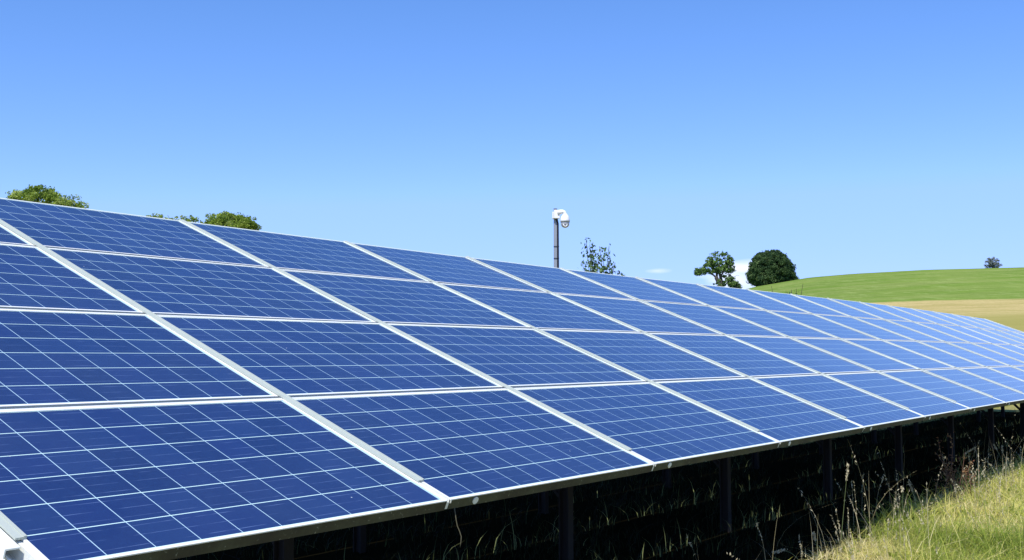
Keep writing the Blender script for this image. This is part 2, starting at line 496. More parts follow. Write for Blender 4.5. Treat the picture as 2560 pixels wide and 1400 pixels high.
ROWN = ['bottom', 'second', 'third', 'top']
ORD = ['first', 'second', 'third', 'fourth', 'fifth', 'sixth', 'seventh', 'eighth', 'ninth', 'tenth', 'eleventh', 'twelfth', 'thirteenth', 'fourteenth', 'fifteenth', 'sixteenth', 'seventeenth']
protos = []
for r in range(4):
    v0 = HV[r] + (0.0 if r == 0 else 0.015)
    v1 = HV[r + 1] - (0.0 if r == 3 else 0.018)
    cv = (v0 + v1) / 2
    hw, hh = CW / 2, (v1 - v0) / 2
    x0, x1 = -hw + 0.010, hw - 0.010
    # frame: four mitred aluminium profiles with a narrow lip over the glass
    bm = bmesh.new()
    lipb = 0.013 if r == 0 else 0.011
    lipt = 0.014 if r == 3 else 0.012
    D = 0.042
    bx(bm, x0, x1, -hh, -hh + lipb, -0.004, 0.0)                       # lower lip
    bx(bm, x0, x1, hh - lipt, hh, -D, 0.0)                             # upper bar
    bx(bm, x0, x0 + 0.009, -hh + lipb, hh - lipt, -D, 0.0)
    bx(bm, x1 - 0.012, x1, -hh + lipb, hh - lipt, -D, 0.0)
    bx(bm, x0, x1, -hh + 0.0015, -hh + 0.006, -D, -0.004, 1 if r == 0 else 0)  # drip face
    bx(bm, x0, x1, -hh + 0.006, -hh + 0.032, -D, -D + 0.003, 1 if r == 0 else 0)
    if r == 0:    # joint key at the module corner
        bx(bm, x0, x0 + 0.006, -hh - 0.0005, -hh + 0.0015, -0.016, -0.004, 0)
    fo = mesh_obj('frame', bm, [M_FRAME, M_FRAME_SHADE])
    # glass sheet with cells; UV 0..1 over the 10 x 6 cell field
    bm = bmesh.new()
    uvl = bm.loops.layers.uv.new('UVMap')
    gx0, gx1, gy0, gy1 = x0 + 0.009, x1 - 0.012, -hh + lipb, hh - lipt
    cx0, cx1 = -hw + 0.0205, hw - 0.036
    cy0, cy1 = HV[r] + (0.018 if r == 0 else 0.032) - cv, HV[r + 1] - (0.018 if r == 3 else 0.030) - cv
    vv = [bm.verts.new(p) for p in ((gx0, gy0, -0.0025), (gx1, gy0, -0.0025), (gx1, gy1, -0.0025), (gx0, gy1, -0.0025),
                                    (gx0, gy0, -0.007), (gx1, gy0, -0.007), (gx1, gy1, -0.007), (gx0, gy1, -0.007))]
    for q in ((0, 1, 2, 3), (7, 6, 5, 4), (0, 4, 5, 1), (1, 5, 6, 2), (2, 6, 7, 3), (3, 7, 4, 0)):
        f = bm.faces.new([vv[i] for i in q])
        for lp in f.loops:
            lp[uvl].uv = ((lp.vert.co.x - cx0) / (cx1 - cx0), (lp.vert.co.y - cy0) / (cy1 - cy0))
    go = mesh_obj('glass', bm, M_CELL)
    jb = None
    bm = bmesh.new()
    bx(bm, -0.06, 0.06, hh - 0.16, hh - 0.06, -0.032, -0.0075, bevel=0.004)
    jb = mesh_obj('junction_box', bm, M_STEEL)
    pl = None
    if r == 0:
        bm = bmesh.new()
        n = 18
        cxp, czp = -hw + 0.175, -0.024
        ring0 = [bm.verts.new((cxp + 0.017 * math.cos(t), -hh - 0.0015, czp + 0.015 * math.sin(t))) for t in [2 * math.pi * i / n for i in range(n)]]
        ring1 = [bm.verts.new((v.co.x, -hh + 0.002, v.co.z)) for v in ring0]
        bm.faces.new(ring0); bm.faces.new(list(reversed(ring1)))
        for i in range(n): bm.faces.new((ring0[i], ring1[i], ring1[(i + 1) % n], ring0[(i + 1) % n]))
        pl = mesh_obj('hole_plug', bm, M_RAIL)
    protos.append((cv, hw, hh, fo, go, jb, pl))


def cell_world(kk, v, z=0.0):
    return TM @ Vector((kk * CW, v, z + zoff(kk, v)))


for r in range(4):
    cv, hw, hh, fo, go, jb, pl = protos[r]
    for c in range(NC):
        p00, p10 = cell_world(c, cv - hh), cell_world(c + 1, cv - hh)
        p01, p11 = cell_world(c, cv + hh), cell_world(c + 1, cv + hh)
        ctr = (p00 + p10 + p01 + p11) / 4
        ux = ((p10 + p11) - (p00 + p01)).normalized()
        uy = ((p01 + p11) - (p00 + p10))
        uy = (uy - ux * uy.dot(ux)).normalized()
        uz = ux.cross(uy)
        root = bpy.data.objects.new('solar_panel', None)
        COL.objects.link(root)
        root.empty_display_size = 0.2
        mw = Matrix((ux, uy, uz)).transposed().to_4x4()
        mw = mw @ Matrix.Rotation(random.gauss(0, 0.0016), 4, 'X') @ Matrix.Rotation(random.gauss(0, 0.0010), 4, 'Y')
        mw.translation = ctr
        root.matrix_world = mw
        colname = ('last, far end column' if c == NC - 1 else ORD[c] + ' column from the near end')
        tag(root, 'blue solar panel in the %s row of the table, %s' % (ROWN[r], colname), 'solar panel', 'solar panels on the long tilted table')
        for src in (fo, go, jb, pl):
            if src is None: continue
            if c == 0: ch = src
            else:
                ch = src.copy()
                COL.objects.link(ch)
            ch.parent = root

# mounting table: posts, rafters, purlins, rails between the rows, cover strips over the column joints
table = empty('mounting_table', TM @ Vector((0, 0, 0)))
table.matrix_world = TM.copy()
tag(table, 'long tilted metal mounting table with white cover strips carrying the blue solar panels', 'mounting table')
Tinv = TM.inverted()


def prof_along_v(bm, kk, xa, xb, va, vb, za, zb, n=8, flare=None):
    xs = kk * CW
    secs = []
    for i in range(n + 1):
        v = va + (vb - va) * i / n
        zo = zoff(kk, max(v, 0))
        secs.append([bm.verts.new((xs + x, v, z + zo)) for x, z in ((xa, za), (xb, za), (xb, zb), (xa, zb))])
    for s0, s1 in zip(secs, secs[1:]):
        for i in range(4):
            bm.faces.new((s0[i], s0[(i + 1) % 4], s1[(i + 1) % 4], s1[i]))
    bm.faces.new(secs[0]); bm.faces.new(list(reversed(secs[-1])))


for kk in range(NC + 1):
    bm = bmesh.new()
    prof_along_v(bm, kk, -0.014, 0.0190, 0.028 + 0.155, 4.0585, 0.0015, 0.0085)
    prof_along_v(bm, kk, 0.010, 0.0190, 0.028 + 0.155, 4.0585, 0.0085, 0.0110)     # raised bead on its right edge
    mesh_obj('cover_strip', bm, M_CAP, table)
    bm = bmesh.new()      # carrier channel the strip snaps into
    e = 0.003
    if kk == 0:
        prof_along_v(bm, kk, -0.045, 0.008, -0.02, 4.049, -0.060, -0.052)
        prof_along_v(bm, kk, -0.004, 0.008, 0.029, 4.049, -0.052, -0.006)
        prof_along_v(bm, kk, -0.045, -0.038, -0.02, 4.049, -0.052, -0.03)
        prof_along_v(bm, kk, -0.060, -0.0165, 0.028 + 0.12, 4.049, -0.004, 0.001)
        prof_along_v(bm, kk, -0.060, -0.056, 0.028 + 0.12, 4.049, -0.026, -0.004)
        prof_along_v(bm, kk, -0.105, -0.056, 0.028 + 0.08, 4.049, -0.031, -0.026)
    elif kk == NC:
        prof_along_v(bm, kk, -0.008, 0.045, 0.12, 4.049, -0.060, -0.052)
        prof_along_v(bm, kk, -0.008, 0.004, 0.029, 4.049, -0.052, -0.001)
    else:
        prof_along_v(bm, kk, -0.0085, 0.0085, 0.032, 4.049, -0.040, -0.012)
        prof_along_v(bm, kk, -0.0085, -0.0055, 0.032, 4.049, -0.012, 0.0005)
        prof_along_v(bm, kk, 0.0045, 0.0075, 0.032, 4.049, -0.012, 0.0005)
    mesh_obj('channel', bm, M_RAIL, table)


def prof_along_u(bm, v, ya, yb, za, zb, ka=0.0, kb=NC, x_in=0.0):
    secs = []
    n = int(kb - ka)
    for i in range(n + 1):
        kk = ka + i
        x = kk * CW + (x_in if i == 0 else (-x_in if i == n else 0))
        zo = zoff(kk, v)
        secs.append([bm.verts.new((x, v + y, z + zo)) for y, z in ((ya, za), (yb, za), (yb, zb), (ya, zb))])
    for s0, s1 in zip(secs, secs[1:]):
        for i in range(4):
            bm.faces.new((s0[i], s1[i], s1[(i + 1) % 4], s0[(i + 1) % 4]))
    bm.faces.new(list(reversed(secs[0]))); bm.faces.new(secs[-1])


for r in (1, 2, 3):
    bm = bmesh.new()
    prof_along_u(bm, HV[r], -0.0165, -0.0050, -0.006, -0.0012, x_in=0.012)
    mesh_obj('row_rail', bm, M_RAIL, table)
for v in (0.50, 1.55, 2.60, 3.65):
    bm = bmesh.new()
    for (ya, yb, za, zb) in ((-0.03, 0.03, -0.064, -0.060), (-0.002, 0.002, -0.136, -0.064), (-0.03, 0.03, -0.140, -0.136)):
        prof_along_u(bm, v, ya, yb, za, zb, x_in=0.05)
    mesh_obj('purlin', bm, M_STEEL, table)

POSTX = [1.90 + 2.40 * i for i in range(11)]
for px in POSTX:
    kk = px / CW
    bm = bmesh.new()
    for (xa, xb, za, zb) in ((-0.04, 0.04, -0.145, -0.140), (-0.003, 0.003, -0.255, -0.145), (-0.04, 0.04, -0.260, -0.255)):
        secs = []
        for v in (0.70, 4.0):
            zo = zoff(kk, v)
            secs.append([bm.verts.new((px + x, v, z + zo)) for x, z in ((xa, za), (xb, za), (xb, zb), (xa, zb))])
        for i in range(4): bm.faces.new((secs[0][i], secs[0][(i + 1) % 4], secs[1][(i + 1) % 4], secs[1][i]))
        bm.faces.new(secs[0]); bm.faces.new(list(reversed(secs[1])))
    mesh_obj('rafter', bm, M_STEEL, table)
    for v, hx in ((1.20, 0.030), (3.10, 0.030)):
        topw = TM @ Vector((px, v, -0.20))
        bm = bmesh.new()
        h = topw.z + 0.6
        # I section, web across the row
        bx(bm, -hx, hx, -0.036, -0.030, -h, 0.02)
        bx(bm, -hx, hx, 0.030, 0.036, -h, 0.02)
        bx(bm, -0.003, 0.003, -0.030, 0.030, -h, 0.02)
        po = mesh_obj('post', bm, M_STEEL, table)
        wm = Matrix.Rotation(math.atan2(TU.y, TU.x), 4, 'Z')
        wm.translation = topw
        po.matrix_local = Tinv @ wm
    # diagonal brace from the foot of the front post to the rafter
    fp = TM @ Vector((px + 0.055, 1.20, -0.2)); fp.z = 0.45
    tp = TM @ Vector((px + 0.055, 2.35, -0.24))
    bm = bmesh.new()
    tube(bm, [Tinv @ fp, Tinv @ tp], [0.022, 0.022], 6)
    mesh_obj('brace', bm, M_STEEL, table)

# ------------------------------------------------------------------ CCTV mast and dome camera
M_POLE = mat_alu('galvanised_pole', (0.33, 0.35, 0.39), (0.20, 0.22, 0.26), 0.2, 0.55, 5)
k = NM('black_conduit'); k.set(Base_Color=(0.012, 0.014, 0.022), Roughness=0.5); M_BLACK = k.m
k = NM('white_enamel'); k.set(Base_Color=(0.85, 0.85, 0.85), Roughness=0.32); M_WHITE = k.m
k = NM('lens_glass'); k.set(Base_Color=(0.01, 0.01, 0.012), Roughness=0.08); M_LENS = k.m
k = NM('dark_grey_plastic'); k.set(Base_Color=(0.10, 0.11, 0.12), Roughness=0.5); M_DGREY = k.m
k = NM('smoked_dome'); k.set(Base_Color=(0.42, 0.44, 0.48), Roughness=0.08, Coat_Weight=1.0); M_DOME = k.m


def at(x, y, dist):
    d = pxdir(x, y)
    return Vector((0, 0, EYE)) + d * (dist / d.y)


MD = 24.0
mp_ = at(1391, 668, MD)
MX, MY = mp_.x, mp_.y
sc = MD / FPX           # metres per photo pixel at the mast
ztop = EYE + MD * (888 - 522) / FPX * 0.998
mast = empty('camera_mast', (MX, MY, gz(MX, MY)))
tag(mast, 'slim grey metal mast with a black cable conduit rising behind the panels', 'mast')
g0 = gz(MX, MY)
zt = EYE + pxdir(1391, 548).z / pxdir(1391, 548).y * MD
ztop = EYE + pxdir(1391, 523).z / pxdir(1391, 523).y * MD
bm = bmesh.new()
bx(bm, -0.056, 0.016, -0.045, 0.045, -0.3, ztop - g0, bevel=0.006)
mesh_obj('pole', bm, M_POLE, mast)
bm = bmesh.new()
tube(bm, [(0.034, -0.028, -0.3), (0.034, -0.03, 1.2), (0.036, -0.03, 2.8), (0.030, -0.03, zt - g0 - 0.10), (0.012, -0.045, zt - g0 - 0.03), (0.004, -0.05, zt - g0 + 0.02)], [0.024] * 4 + [0.026, 0.028], 10)
mesh_obj('cable_conduit', bm, M_BLACK, mast, True)
for i in range(14):
    z = 0.4 + i * 0.26
    bm = bmesh.new()
    bx(bm, -0.059, 0.059, -0.060, -0.046, z, z + 0.008)
    bx(bm, -0.059, 0.059, 0.046, 0.049, z, z + 0.008)
    bx(bm, -0.060, -0.0565, -0.060, 0.049, z, z + 0.008)
    bx(bm, 0.0585, 0.061, -0.060, 0.049, z, z + 0.008)
    mesh_obj('cable_tie', bm, M_BLACK, mast)
bm = bmesh.new()
bx(bm, -0.059, 0.018, -0.048, 0.048, ztop - g0, ztop - g0 + 0.012, bevel=0.003)
mesh_obj('pole_cap', bm, M_DGREY, mast)

cc = empty('security_camera', (MX, MY - 0.05, zt))
tag(cc, 'white dome security camera on a bent arm at the top of the grey mast', 'security camera')
cc.scale = (1.0, 1.0, 1.0)
bm = bmesh.new()
bx(bm, -0.088, -0.058, -0.06, 0.07, -0.0, 0.15, bevel=0.006)
bx(bm, -0.060, 0.030, 0.095, 0.105, 0.02, 0.13, bevel=0.003)
mesh_obj('clamp_plate', bm, M_WHITE, cc)
bm = bmesh.new()
bx(bm, -0.054, 0.075, -0.085, -0.012, 0.0, 0.185, bevel=0.012)
mesh_obj('wall_bracket', bm, M_WHITE, cc)
bm = bmesh.new()
tube(bm, [(0.02, -0.06, 0.125), (0.09, -0.065, 0.145), (0.135, -0.07, 0.150), (0.170, -0.07, 0.135), (0.185, -0.07, 0.105), (0.187, -0.07, 0.06)],
     [0.060, 0.052, 0.046, 0.042, 0.040, 0.040], 16)
mesh_obj('arm', bm, M_WHITE, cc, True)
hx, hy = 0.187, -0.07
bm = bmesh.new()
lathe(bm, [(0.0, 0.105), (0.042, 0.103), (0.055, 0.085), (0.078, 0.055), (0.094, 0.015), (0.102, -0.035), (0.104, -0.075), (0.0, -0.075)], 28, (hx, hy, 0))
mesh_obj('housing', bm, M_WHITE, cc, True)
bm = bmesh.new()
lathe(bm, [(0.0, -0.0755), (0.100, -0.0755), (0.100, -0.088), (0.0, -0.088)], 28, (hx, hy, 0))
mesh_obj('collar', bm, M_DGREY, cc)
bm = bmesh.new()
lathe(bm, [(0.094, -0.0885), (0.094, -0.115), (0.088, -0.145), (0.072, -0.175), (0.048, -0.195), (0.02, -0.204), (0.0, -0.206)], 28, (hx, hy, 0))
dm = mesh_obj('dome', bm, M_DOME, cc, True)
bm = bmesh.new()
lathe(bm, [(0.0, 0.0), (0.026, 0.0), (0.030, -0.012), (0.0, -0.012)], 20)
lens = mesh_obj('lens', bm, M_LENS, cc)
lens.location = (hx, hy - 0.086, -0.140); lens.rotation_euler = (R(75), 0, 0)
bm = bmesh.new()
lathe(bm, [(0.030, 0.0), (0.044, 0.0), (0.046, -0.010), (0.030, -0.010), (0.030, 0.0)], 24)
lr = mesh_obj('lens_ring', bm, M_WHITE, lens)
lr.location = (0, 0, 0.002)


# ------------------------------------------------------------------ vegetation builders
def quad_mesh(name, verts, tints, m, parent=None, nper=4):
    """verts: (n, nper, 3) leaf or blade polygons; tints: (n,)"""
    n = len(verts)
    me = bpy.data.meshes.new(name)
    me.vertices.add(n * nper)
    me.vertices.foreach_set('co', verts.reshape(-1).astype(np.float32))
    me.loops.add(n * nper)
    me.loops.foreach_set('vertex_index', np.arange(n * nper, dtype=np.int32))
    me.polygons.add(n)
    me.polygons.foreach_set('loop_start', np.arange(0, n * nper, nper, dtype=np.int32))
    me.polygons.foreach_set('loop_total', np.full(n, nper, np.int32))
    me.update()
    at_ = me.attributes.new('tint', 'FLOAT', 'FACE')
    at_.data.foreach_set('value', tints.astype(np.float32))
    me.materials.append(m)
    o = bpy.data.objects.new(name, me)
    COL.objects.link(o)
    if parent: o.parent = parent
    return o


def leaf_quads(c, size, up=0.35, asp=0.55):
    n = len(c)
    d = rng.normal(size=(n, 3)); d[:, 2] += up
    d /= np.linalg.norm(d, axis=1)[:, None]
    e = rng.normal(size=(n, 3)); e = np.cross(d, e); e /= np.linalg.norm(e, axis=1)[:, None] + 1e-9
    s = (size * rng.uniform(0.6, 1.3, n))[:, None]
    return np.stack([c - d * s * 0.5, c + e * s * asp * 0.5, c + d * s * 0.5, c - e * s * asp * 0.5], 1)


def crown(ells, nclump, rcl, nleaf, size, shell=0.55, up=0.3):
    """ells: list of (cx,cy,cz, rx,ry,rz, weight); leaf clumps spread through the ellipsoids, mostly near their surface"""
    w = np.array([e[6] for e in ells], float); w /= w.sum()
    V, T = [], []
    for _ in range(nclump):
        e = ells[rng.choice(len(ells), p=w)]
        d = rng.normal(size=3); d /= np.linalg.norm(d)
        rr = shell + (1 - shell) * rng.uniform() ** 0.6
        p = np.array(e[:3]) + d * np.array(e[3:6]) * rr
        rc = rcl * rng.uniform(0.55, 1.25)
        m = int(nleaf * rng.uniform(0.5, 1.3))
        q = rng.normal(size=(m, 3)); q /= np.linalg.norm(q, axis=1)[:, None]
        q *= (rng.uniform(size=m) ** 0.45)[:, None] * rc
        q[:, 2] *= 0.75
        V.append(leaf_quads(p + q, size, up))
        t = rng.uniform(0.15, 0.75) + rng.normal(0, 0.13, m)
        T.append(np.clip(t, 0, 1))
    return np.concatenate(V), np.concatenate(T)


def limb(bm, p0, p1, r0, r1, wob=0.12, n=5):
    p0, p1 = Vector(p0), Vector(p1)
    L = (p1 - p0).length
    pts = []
    for i in range(n + 1):
        t = i / n
        p = p0.lerp(p1, t)
        if 0 < i < n: p += Vector((random.gauss(0, 1), random.gauss(0, 1), random.gauss(0, 0.6))) * L * wob * 0.35
        pts.append(p)
    tube(bm, pts, [r0 + (r1 - r0) * (i / n) for i in range(n + 1)], 7)
    return pts


def tree(name, label, cat, base, m, V, T, limbs, group=None):
    root = empty(name, base)
    tag(root, label, cat, group)
    b = np.array(base)
    quad_mesh('crown', V - b, T, m, root)
    bm = bmesh.new()
    for (p0, p1, r0, r1) in limbs:
        limb(bm, Vector(p0) - Vector(base), Vector(p1) - Vector(base), r0, r1)
    mesh_obj('trunk', bm, M_BARK, root, True)
    return root


def P3(x, y, d, dd=0.0):
    p = at(x, y, d)
    if dd: p = Vector((p.x, p.y + dd, p.z))
    return p


def ell(x, y, d, rx, ry, dep, w, dd=0.0):
    """crown ellipsoid: centre seen towards photo point (x,y) at distance d, radii in metres"""
    p = P3(x, y, d, dd)
    s = d / FPX
    return (p.x, p.y, p.z, rx * s, dep, ry * s, w)


# leafy tree behind the left end of the table
d = 58.0
E_ = [ell(95, 516, d, 66, 48, 1.5, 1.6), ell(60, 525, d, 38, 40, 1.2, 0.7), ell(150, 540, d, 58, 46, 1.4, 1.1), ell(185, 548, d, 36, 44, 1.0, 0.35), ell(110, 600, d, 110, 70, 2.0, 2.2), ell(130, 680, d, 90, 60, 1.8, 1.3)]
V, T = crown(E_, 520, 0.34, 130, 0.12, 0.5)
V2, T2 = crown([ell(200, 535, d, 26, 24, 0.7, 1), ell(60, 478, d, 26, 10, 0.5, 1), ell(105, 470, d, 45, 8, 0.6, 1), ell(28, 500, d, 10, 24, 0.4, .6), ell(160, 495, d, 40, 16, .6, .9)], 46, 0.20, 26, 0.13, 0.2)
V = np.concatenate([V, V2]); T = np.concatenate([T, T2])
bp = P3(120, 900, d); bp.z = gz(bp.x, bp.y)
lm = [(bp, P3(115, 700, d), 0.20, 0.14)]
for (x, y) in ((60, 520), (95, 490), (140, 520), (190, 540), (205, 545), (40, 560)):
    lm.append((P3(115 + random.uniform(-5, 5), 700, d), P3(x, y, d, random.uniform(-.5, .5)), 0.09, 0.015))
tree('leafy_tree', 'rounded bright green tree top showing above the left end of the panels', 'tree', bp, M_LEAF_A, V, T, lm)

# lower leafy tree with a bare, twiggy left side
d = 60.0
V, T = crown([ell(575, 566, d, 66, 31, 1.5, 1.5), ell(545, 585, d, 45, 30, 1.3, 0.8), ell(612, 575, d, 30, 27, 1.0, 0.7), ell(570, 640, d, 90, 60, 1.8, 1.9), ell(560, 720, d, 70, 50, 1.5, 1.0)], 400, 0.32, 120, 0.12, 0.5)
V2, T2 = crown([ell(440, 550, d, 50, 12, 0.6, 1.8), ell(395, 542, d, 30, 5, 0.4, 0.8), ell(480, 551, d, 30, 13, 0.6, 1.5), ell(570, 540, d, 60, 7, .6, 1.2), ell(634, 560, d, 7, 20, .4, .5), ell(430, 600, d, 60, 30, .8, 1)], 90, 0.16, 20, 0.13, 0.1)
V = np.concatenate([V, V2]); T = np.concatenate([T, T2])
bp = P3(560, 900, d); bp.z = gz(bp.x, bp.y)
lm = [(bp, P3(560, 740, d), 0.16, 0.11)]
for (x, y) in ((520, 560), (560, 545), (600, 550), (630, 565), (420, 538), (385, 543), (455, 542), (480, 545), (500, 552)):
    lm.append((P3(558 + random.uniform(-5, 5), 735, d), P3(x, y, d, random.uniform(-.4, .4)), 0.06, 0.010))
tree('leafy_tree', 'low green tree crown behind the panels with a sparse twiggy left side', 'tree', bp, M_LEAF_A, V, T, lm)

# open-crowned tree with visible limbs
d = 150.0
s = d / FPX
E_ = [ell(1798, 652, d, 32, 22, 1.5, 2.0), ell(1775, 668, d, 20, 16, 1.2, 1.0), ell(1752, 677, d, 15, 10, 0.9, 0.8), ell(1822, 668, d, 14, 16, 1.0, 0.9), ell(1800, 672, d, 28, 12, 1.2, .7),
      ell(1745, 682, d, 8, 5, 0.5, 0.3), ell(1826, 652, d, 8, 12, .7, .4)]
V, T = crown(E_, 270, 0.30, 30, 0.25, 0.45)
V2, T2 = crown([ell(1822, 702, d, 22, 15, 1.1, 1.2), ell(1800, 710, d, 15, 12, 1.0, 0.7), ell(1838, 712, d, 14, 9, 0.8, 0.8), ell(1815, 730, d, 35, 18, 1.2, 1.0)], 80, 0.34, 60, 0.24, 0.4)
V3, T3 = crown([ell(1800, 634, d, 20, 8, .8, 1)], 16, 0.22, 14, 0.24, 0.3)
V = np.concatenate([V, V2, V3]); T = np.concatenate([T, T2, T3])
bp = P3(1803, 760, d); bp.z = gz(bp.x, bp.y) - 0.1
J = P3(1800, 700, d)
lm = [(bp, P3(1802, 712, d), 0.42, 0.36), (P3(1802, 714, d), P3(1791, 692, d), 0.34, 0.26), (P3(1802, 714, d), P3(1801, 690, d), 0.26, 0.2),
      (P3(1791, 693, d), P3(1790, 668, d), 0.18, 0.10), (P3(1791, 693, d), P3(1772, 680, d), 0.14, 0.08), (P3(1772, 680, d), P3(1742, 680, d), 0.08, 0.03), (P3(1801, 691, d), P3(1797, 676, d), 0.20, 0.12),
      (P3(1797, 676, d), P3(1803, 645, d), 0.12, 0.04), (P3(1801, 691, d), P3(1812, 672, d), 0.14, 0.08), (P3(1812, 672, d), P3(1828, 662, d), 0.08, 0.03), (P3(1790, 668, d), P3(1780, 650, d), 0.10, 0.03),
      (P3(1812, 690, d), P3(1842, 676, d), 0.05, 0.015), (P3(1815, 695, d), P3(1848, 689, d), 0.04, 0.012), (P3(1812, 674, d), P3(1812, 640, d), 0.08, 0.02), (P3(1776, 683, d), P3(1760, 672, d), .07, .02),
      (P3(1810, 640, d), P3(1806, 624, d), .03, .01), (P3(1790, 640, d), P3(1786, 626, d), .03, .01), (P3(1802, 712, d), P3(1815, 700, d), .12, .06)]
tree('open_tree', 'gnarled tree with an open crown and bare lower limbs left of the dark round tree', 'tree', bp, M_LEAF_OPEN, V, T, lm)

# dense round dark tree
d = 222.0
E_ = [ell(1929, 672, d, 54, 44, 4.3, 5.0), ell(1925, 650, d, 36, 24, 3.2, 1.6), ell(1915, 698, d, 44, 21, 4.0, 1.6), ell(1958, 692, d, 26, 22, 3.0, 0.9), ell(1978, 699, d, 15, 12, 1.5, 0.5), ell(1892, 690, d, 21, 24, 2.4, 0.8)]
V, T = crown(E_, 1150, 0.62, 95, 0.30, 0.72)
bp = P3(1928, 722, d); bp.z = gz(bp.x, bp.y) - 0.1
lm = [(bp, P3(1928, 690, d), 0.5, 0.35)] + [(P3(1928, 695, d), P3(x, y, d), 0.22, 0.05) for (x, y) in ((1900, 670), (1925, 645), (1955, 665), (1940, 650))]
tree('round_tree', 'large dense dark green tree with a domed crown standing where the hill begins', 'tree', bp, M_LEAF_OAK, V, T, lm)

# lone small tree on the ridge
d = 216.0
zr = gz(P3(2482, 672, d).x, d)
V, T = crown([ell(2482, 656, d, 18, 15, 1.3, 2.0), ell(2490, 664, d, 14, 9, 1.2, 0.9), ell(2472, 662, d, 8, 12, 0.9, 0.6)], 95, 0.32, 32, 0.24, 0.3)
bp = P3(2482, 676, d); bp.z = gz(bp.x, bp.y) - 0.05
lm = [(bp, P3(2483, 664, d), 0.16, 0.10)] + [(P3(2483, 668, d), P3(x, y, d), 0.06, 0.02) for (x, y) in ((2470, 655), (2480, 646), (2490, 650), (2500, 662), (2474, 666))]
tree('ridge_tree', 'tiny pale grey-green tree alone on the skyline of the green hill', 'tree', bp, M_LEAF_GREY, V, T, lm)
V, T = crown([ell(2480, 675.5, d, 24, 2.2, 1.6, 1)], 40, 0.16, 40, 0.22, 0.1)
o = quad_mesh('undergrowth', V, T * 0.4, M_LEAF_OAK)
bb = P3(2480, 678, d); o.data.transform(Matrix.Translation(-bb)); o.location = bb
tag(o, 'dark low undergrowth spreading round the foot of the lone skyline tree', 'undergrowth')

# dark low shrub right of the open tree
d = 150.0
V, T = crown([ell(1843, 717, d, 9, 7, 0.7, 1), ell(1846, 730, d, 14, 12, 0.9, 1)], 34, 0.28, 60, 0.2, 0.4)
bp = P3(1844, 750, d); bp.z = gz(bp.x, bp.y) - 0.05
tree('shrub', 'small dark shrub between the open tree and the round tree', 'shrub', bp, M_LEAF_OAK, V, T, [(bp, P3(1843, 720, d), 0.08, 0.03)])


def stems_plant(name, label, cat, base, stems, leaf, m, nleaf, spread, barkr=0.010):
    """upright stems with individual leaves set along them"""
    root = empty(name, base)
    tag(root, label, cat)
    bm = bmesh.new()
    C = []
    for top in stems:
        top = Vector(top)
        b0 = Vector(base) + Vector((random.uniform(-.12, .12), random.uniform(-.12, .12), 0))
        n = 9
        pts = []
        for i in range(n + 1):
            t = i / n
            p = b0.lerp(top, t)
            p += Vector(((top.x - b0.x) * -0.25 * math.sin(math.pi * t), 0, 0))
            if 0 < i: p += Vector((random.gauss(0, .02), random.gauss(0, .02), 0))
            pts.append(p)
        tube(bm, [p - Vector(base) for p in pts], [barkr * (1 - 0.75 * i / n) + 0.002 for i in range(n + 1)], 5)
        for i in range(nleaf):
            t = 0.3 + 0.7 * random.random() ** 1.15
            j = min(int(t * n), n - 1); f = t * n - j
            p = pts[j].lerp(pts[j + 1], f)
            sp_ = spread * (1.15 - t) + 0.03
            C.append(p + Vector((random.gauss(0, 1), random.gauss(0, 1), random.gauss(0, .6))) * sp_)
    C = np.array([tuple(c - Vector(base)) for c in C])
    V = leaf_quads(C, leaf, 0.2, 0.5)
    T = np.clip(rng.normal(0.42, 0.25, len(V)), 0, 1)
    quad_mesh('foliage', V, T, m, root)
    mesh_obj('stems', bm, M_BARK, root)
    return root


d = 21.0
base = P3(1495, 900, d); base.z = gz(base.x, base.y)
tops = [P3(x, y, d, random.uniform(-.3, .3)) for (x, y) in ((1467, 590), (1484, 602), (1486, 630), (1500, 640), (1502, 612), (1521, 617), (1510, 645), (1530, 640), (1540, 655), (1475, 640), (1555, 676), (1532, 662), (1470, 620), (1456, 655), (1517, 650), (1490, 650), (1480, 660), (1500, 665))]
stems_plant('young_shrub', 'tall leafy shrub with thin upright shoots behind the panels right of the mast', 'shrub', base, tops, 0.085, M_LEAF_SHRUB, 150, 0.13)

d = 26.0
base = P3(1980, 900, d); base.z = gz(base.x, base.y)
tops = [P3(x, y, d, random.uniform(-.2, .2)) for (x, y) in ((1926, 716), (1962, 727), (1975, 724), (1985, 726), (2003, 711), (1993, 722), (1968, 730))]
stems_plant('bramble', 'thin bramble shoots poking above the top edge of the panels below the round tree', 'bramble', base, tops, 0.07, M_LEAF_OPEN, 26, 0.05)


# ------------------------------------------------------------------ grass
def blades(P, h, w, lean, tint, m, name, nseg=3):
    n = len(P)
    th = rng.uniform(0, 2 * np.pi, n)
    dirv = np.stack([np.cos(th), np.sin(th), np.zeros(n)], 1)
    side = np.stack([-np.sin(th + rng.normal(0, .6, n)), np.cos(th), np.zeros(n)], 1)
    side /= np.linalg.norm(side, axis=1)[:, None]
    Q = []
    ts = np.linspace(0, 1, nseg + 1)
    prev = None
    for i, t in enumerate(ts):
        c = P + np.array([0, 0, 1.0]) * (h * (t - 0.35 * lean * t * t))[:, None] + dirv * (h * lean * t * t)[:, None]
        ww = (w * (1 - t) ** 0.7 * 0.5 + 0.0002)[:, None]
        cur = (c - side * ww, c + side * ww)
        if prev is not None:
            Q.append(np.stack([prev[0], prev[1], cur[1], cur[0]], 1))
        prev = cur
    V = np.concatenate(Q)
    T = np.tile(tint, nseg)
    return V, T


def uv_to_xy(u, q):        # u along the row from the eye, q across it (towards the table)
    tu = np.array([TU.x, TU.y]); tv = np.array([-TU.y, TU.x])
    return np.outer(u, tu) + np.outer(q, tv)


